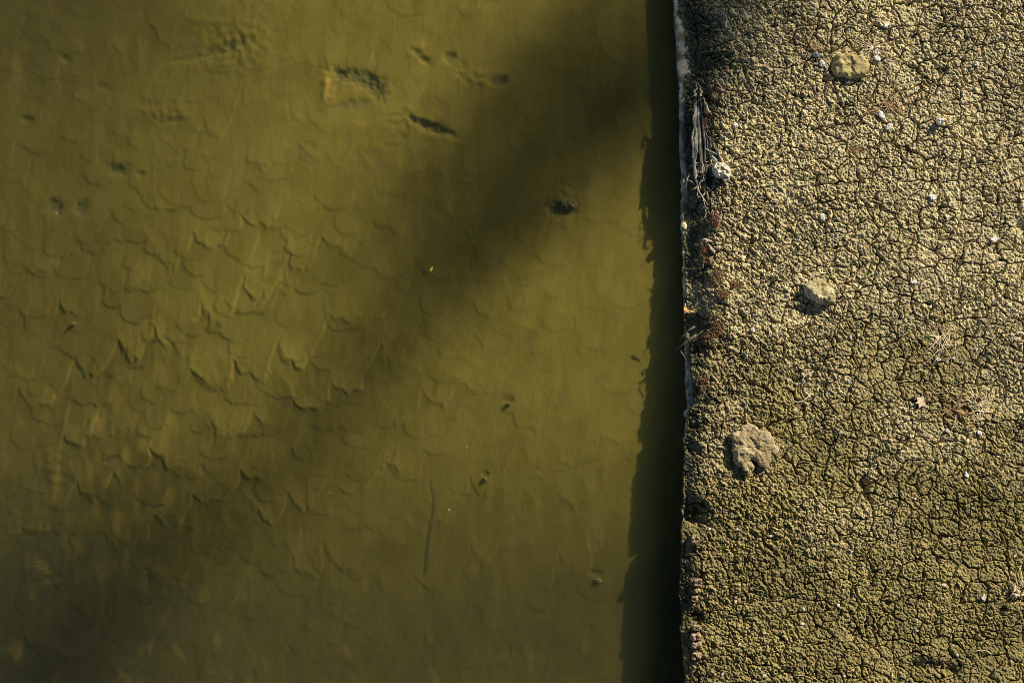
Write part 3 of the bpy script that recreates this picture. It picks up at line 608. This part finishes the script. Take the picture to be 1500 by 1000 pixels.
fib = []
for i in range(46):
    bu, bv = rnd.gauss(1036, 9), rnd.gauss(262, 22); a = rnd.gauss(-1.3, .9); x, y = W(bu, bv); ln = rnd.uniform(.03, .1); z0 = rnd.uniform(-.02, .015)
    q = [(x, y, z0)]
    for k in range(5): a += rnd.uniform(-.5, .5); q.append((q[-1][0] + ln / 5 * math.cos(a), q[-1][1] + ln / 5 * math.sin(a), z0 + .008 * math.sin(k)))
    fib.append(tube(q, .0022, .001, 4))
for q in fib: dpart("fibre", [q], M_straw)
V, F = tube([(0, 0, 0), (.012, .016, .002), (.022, .036, .004)], .0045, .0045, 8)
o = mesh_obj("drinking_straw", V, F, M_blue); x, y = W(1049, 237); place(o, x, y, 0.03); o.rotation_euler.z = 1.35; tag(o, "short pale blue plastic straw on the driftwood", "straw")
M_bag2 = mat_new("dirty_white_plastic", (0.8, 0.74, 0.58), 0.5, 0.25, 30, 0.002, 120, 0.3, color2=(0.4, 0.35, 0.25))
# crumpled bag: folded sheet
def crumple(name, c, pts, H, mat, seed, label, cat, z):
    V, F = rock_mesh(outline(c[0], c[1], pts), H, seed, seg=80, rings=16, p=3, rough=0.05, sink=.02); V = np.array(V)
    k = 1 - 2.4 * np.abs(perlin(V[:, 0], V[:, 1], .035, seed + 5)); k2 = 1 - 2.4 * np.abs(perlin(V[:, 0], V[:, 1], .017, seed + 6))
    m_ = V[:, 2] > -.015; V[:, 2] += m_ * (k * .016 + k2 * .007)
    o = mesh_obj(name, V.tolist(), F, mat); x, y = W(*c); place(o, x, y, z); return tag(o, label, cat)
crumple("plastic_bag", (1054, 251), [(1042, 244), (1050, 239), (1062, 241), (1070, 252), (1068, 264), (1060, 272), (1057, 262), (1050, 262), (1044, 252)], .045, M_bag2, 601, "crumpled dirty white plastic bag at the foot of the driftwood", "plastic bag", 0.0)
for c, s, lb in (((1046, 272), 1.0, "dark wet lump of rag below the white plastic bag"), ((1028, 262), .7, "blackened lump left of the white plastic bag")):
    crumple("rag", c, [(c[0] + 13 * s * math.cos(t), c[1] + 15 * s * math.sin(t)) for t in np.linspace(0, 5.8, 9)], .02, M_dark, 610 + c[0] % 7, lb, "rag", -0.03)
chip("pebble", 1024, 253, 8, 10, 0.3, M_leaf, "small cream stone at the foot of the driftwood", "pebble")
M_greenish = mat_new("greenish_stem", (0.16, 0.17, 0.07), 0.8, 0.3, 60)
# hanging twigs by the orange leaf
def branch(name, pts, r0, r1, mat, label, cat="twig"):
    P = [Vector((*W(a, b, z), z)) for a, b, z in pts]; V, F = tube([p - P[0] for p in P], r0, r1, 7); o = mesh_obj(name, V, F, mat); o.location = P[0]; return tag(o, label, cat)
M_twig = mat_new("grey_twig", (0.16, 0.15, 0.12), 0.8, 0.4, 40)
branch("twig", [(1018, 478, -.03), (1008, 484, -.04), (1000, 492, -.06), (995, 503, -.08)], .006, .004, M_twig, "thick grey twig hanging over the wall below the orange leaf")
branch("twig", [(1020, 490, -.03), (1009, 498, -.04), (997, 507, -.06), (990, 513, -.08)], .006, .005, M_twig, "longest drooping twig reaching the water beside the wall")
branch("twig", [(1030, 484, 0), (1018, 495, -.02), (1006, 504, -.04), (1003, 512, -.05)], .002, .0015, M_greenish, "thin greenish stem over the wall edge")
branch("twig", [(1022, 443, -.02), (1015, 452, -.02)], .003, .002, M_twig, "short thin twig above the orange leaf")
branch("twig", [(997, 514, -.06), (1002, 522, -.06), (1006, 528, -.06)], .004, .002, M_twig, "tip of a dark twig below the drooping twigs")
branch("twig", [(990, 48, -.06), (980, 56, -.07), (968, 64, -.08)], .002, .001, M_dark, "thin dark twig sticking over the water near the top")
# worn bricks showing through at the lower edge
for (u_, v_, w_, h_, sd) in [(1019, 932, 16, 9, 1), (1020, 944, 15, 8, 2), (1020, 919, 12, 6, 3), (1022, 852, 13, 9, 4), (1018, 790, 11, 16, 5), (1021, 865, 10, 5, 6), (1017, 876, 9, 8, 7), (1020, 960, 14, 10, 8)]:
    pts = [(w_ / 2 * PX * sx * k, h_ / 2 * PX * sy * k) for sx, sy, k in ((1, 0, 1), (1, 1, .95), (0, 1, 1), (-1, 1, .9), (-1, 0, 1), (-1, -1, .95), (0, -1, 1), (1, -1, .9))]
    V, F = rock_mesh(pts, .014, 700 + sd * 3, seg=40, rings=10, p=7, rough=.35, sink=.05); o = mesh_obj("brick", V, F, M_brick, wall); x, y = W(u_, v_); o.location = (x, y, mz(u_, v_) + .003)
# moss cushions / crumbs of old mortar on the wall edge
for i, (u_, v_, r_) in enumerate([(1005, 845, 4), (1007, 815, 4.5), (1008, 905, 5), (1003, 925, 5), (1010, 836, 5), (1009, 607, 5), (1013, 618, 4), (1004, 330, 5), (1006, 645, 3), (1007, 890, 4)]):
    V, F = rock_mesh([(r_ * PX * math.cos(t), r_ * PX * 1.3 * math.sin(t)) for t in np.linspace(0, 5.5, 8)], .016, 800 + i, seg=24, rings=5, p=3, sink=.03)
    o = mesh_obj("mortar_lump", V, F, M_coping, wall); x, y = W(u_, v_); o.location = (x, y, -0.086)

# ------------------------------------------------------------------ things under water
def sunk(u, v, w, h, label, H=.02):
    x, y, z = bz(u, v); pts = [(w / 2 * PX * math.cos(t) * rnd.uniform(.8, 1.1), h / 2 * PX * math.sin(t) * rnd.uniform(.8, 1.1)) for t in np.linspace(0, 5.6, 9)]
    V, F = rock_mesh(pts, H, rnd.randrange(900), seg=36, rings=8, p=2.5, rough=.15); o = mesh_obj("sunken_stone", V, F, M_sunk); place(o, x, y, z); tag(o, label, "stone")
sunk(830, 299, 34, 17, "dark sunken stone lying in the shaded water near the wall", .03)
sunk(710, 703, 9, 7, "small sunken pebble right of the sunken twig")
sunk(877, 853, 14, 8, "silted sunken stone in the lower water near the wall")
sunk(103, 474, 7, 7, "small round sunken stone among the silt ripples at left", .025)
sunk(745, 592, 9, 6, "small sunken stone in a ring of silt right of centre")
P = []
for (a, b) in [(633, 700), (637, 722), (638, 745), (634, 766), (630, 788), (627, 812), (624, 840)]:
    x, y, z = bz(a, b); P.append((x, y, z + .012))
V, F = tube(P, .002, .0035, 6); o = mesh_obj("sunken_twig", V, F, M_dark); tag(o, "long thin dark twig lying on the bed below the water", "twig")

# ------------------------------------------------------------------ added unseen tree: trunk and leaf clumps shaped to cast the diagonal shadow
def tree():
    t = bpy.data.objects.new("added_shadow_tree", None); sc.collection.objects.link(t)
    az = R(SUN_AZ); L = 34.0; cx0, cy0 = -0.60, 0.28      # the shadow line passes here
    x = cx0 + L * math.cos(az); y = cy0 + L * math.sin(az); place(t, x, y, 0); tag(t, "unseen tree added to cast the diagonal shadow on the water", "tree")
    pts = [(0.15 * math.sin(z * .7) * (z / 20), 0.12 * math.cos(z * .5) * (z / 20), z) for z in np.linspace(0, 25, 34)]
    parts = [tube(pts, .26, .0, 12)]
    lx, ly = -math.sin(az), math.cos(az)
    for k in range(26):
        z = rnd.uniform(8.5, 24); a = rnd.uniform(0, 6.28); ln = rnd.uniform(1.2, 2.6) * (1 if z > 19.5 else .3); q = [(0, 0, z)]
        for j in range(5): a += rnd.uniform(-.3, .3); q.append((q[-1][0] + ln / 5 * math.cos(a), q[-1][1] + ln / 5 * math.sin(a), q[-1][2] + ln / 5 * rnd.uniform(.4, .9)))
        parts.append(tube(q, .07, .015, 6))
    V, F = join(parts); mesh_obj("trunk", V, F, M_bark, t)
    V, F = [], []
    for k in range(1700):
        z = rnd.uniform(17.8, 21.4) if k < 420 else rnd.uniform(22.0, 26) if k > 1350 else rnd.triangular(16.3, 18.0, 16.95)
        r = rnd.uniform(0.1, 1) ** .6 * (0.55 if k < 420 else 1.8 if k > 1350 else 0.66 - .15 * (z - 16.8)); a = rnd.uniform(0, 6.28)
        c = Vector((r * math.cos(a), r * math.sin(a), z)); c += Vector((lx, ly, 0)) * (.14 if 420 <= k <= 1350 else 0); s = rnd.uniform(.05, .11); d1 = Vector((rnd.gauss(0, 1), rnd.gauss(0, 1), rnd.gauss(0, 1))).normalized(); d2 = d1.orthogonal().normalized(); b = len(V)
        V += [c + d1 * s, c + d2 * s * .6, c - d1 * s, c - d2 * s * .6]; F.append([b, b + 1, b + 2, b + 3])
    mesh_obj("crown", V, F, M_fol, t, smooth=False)
tree()
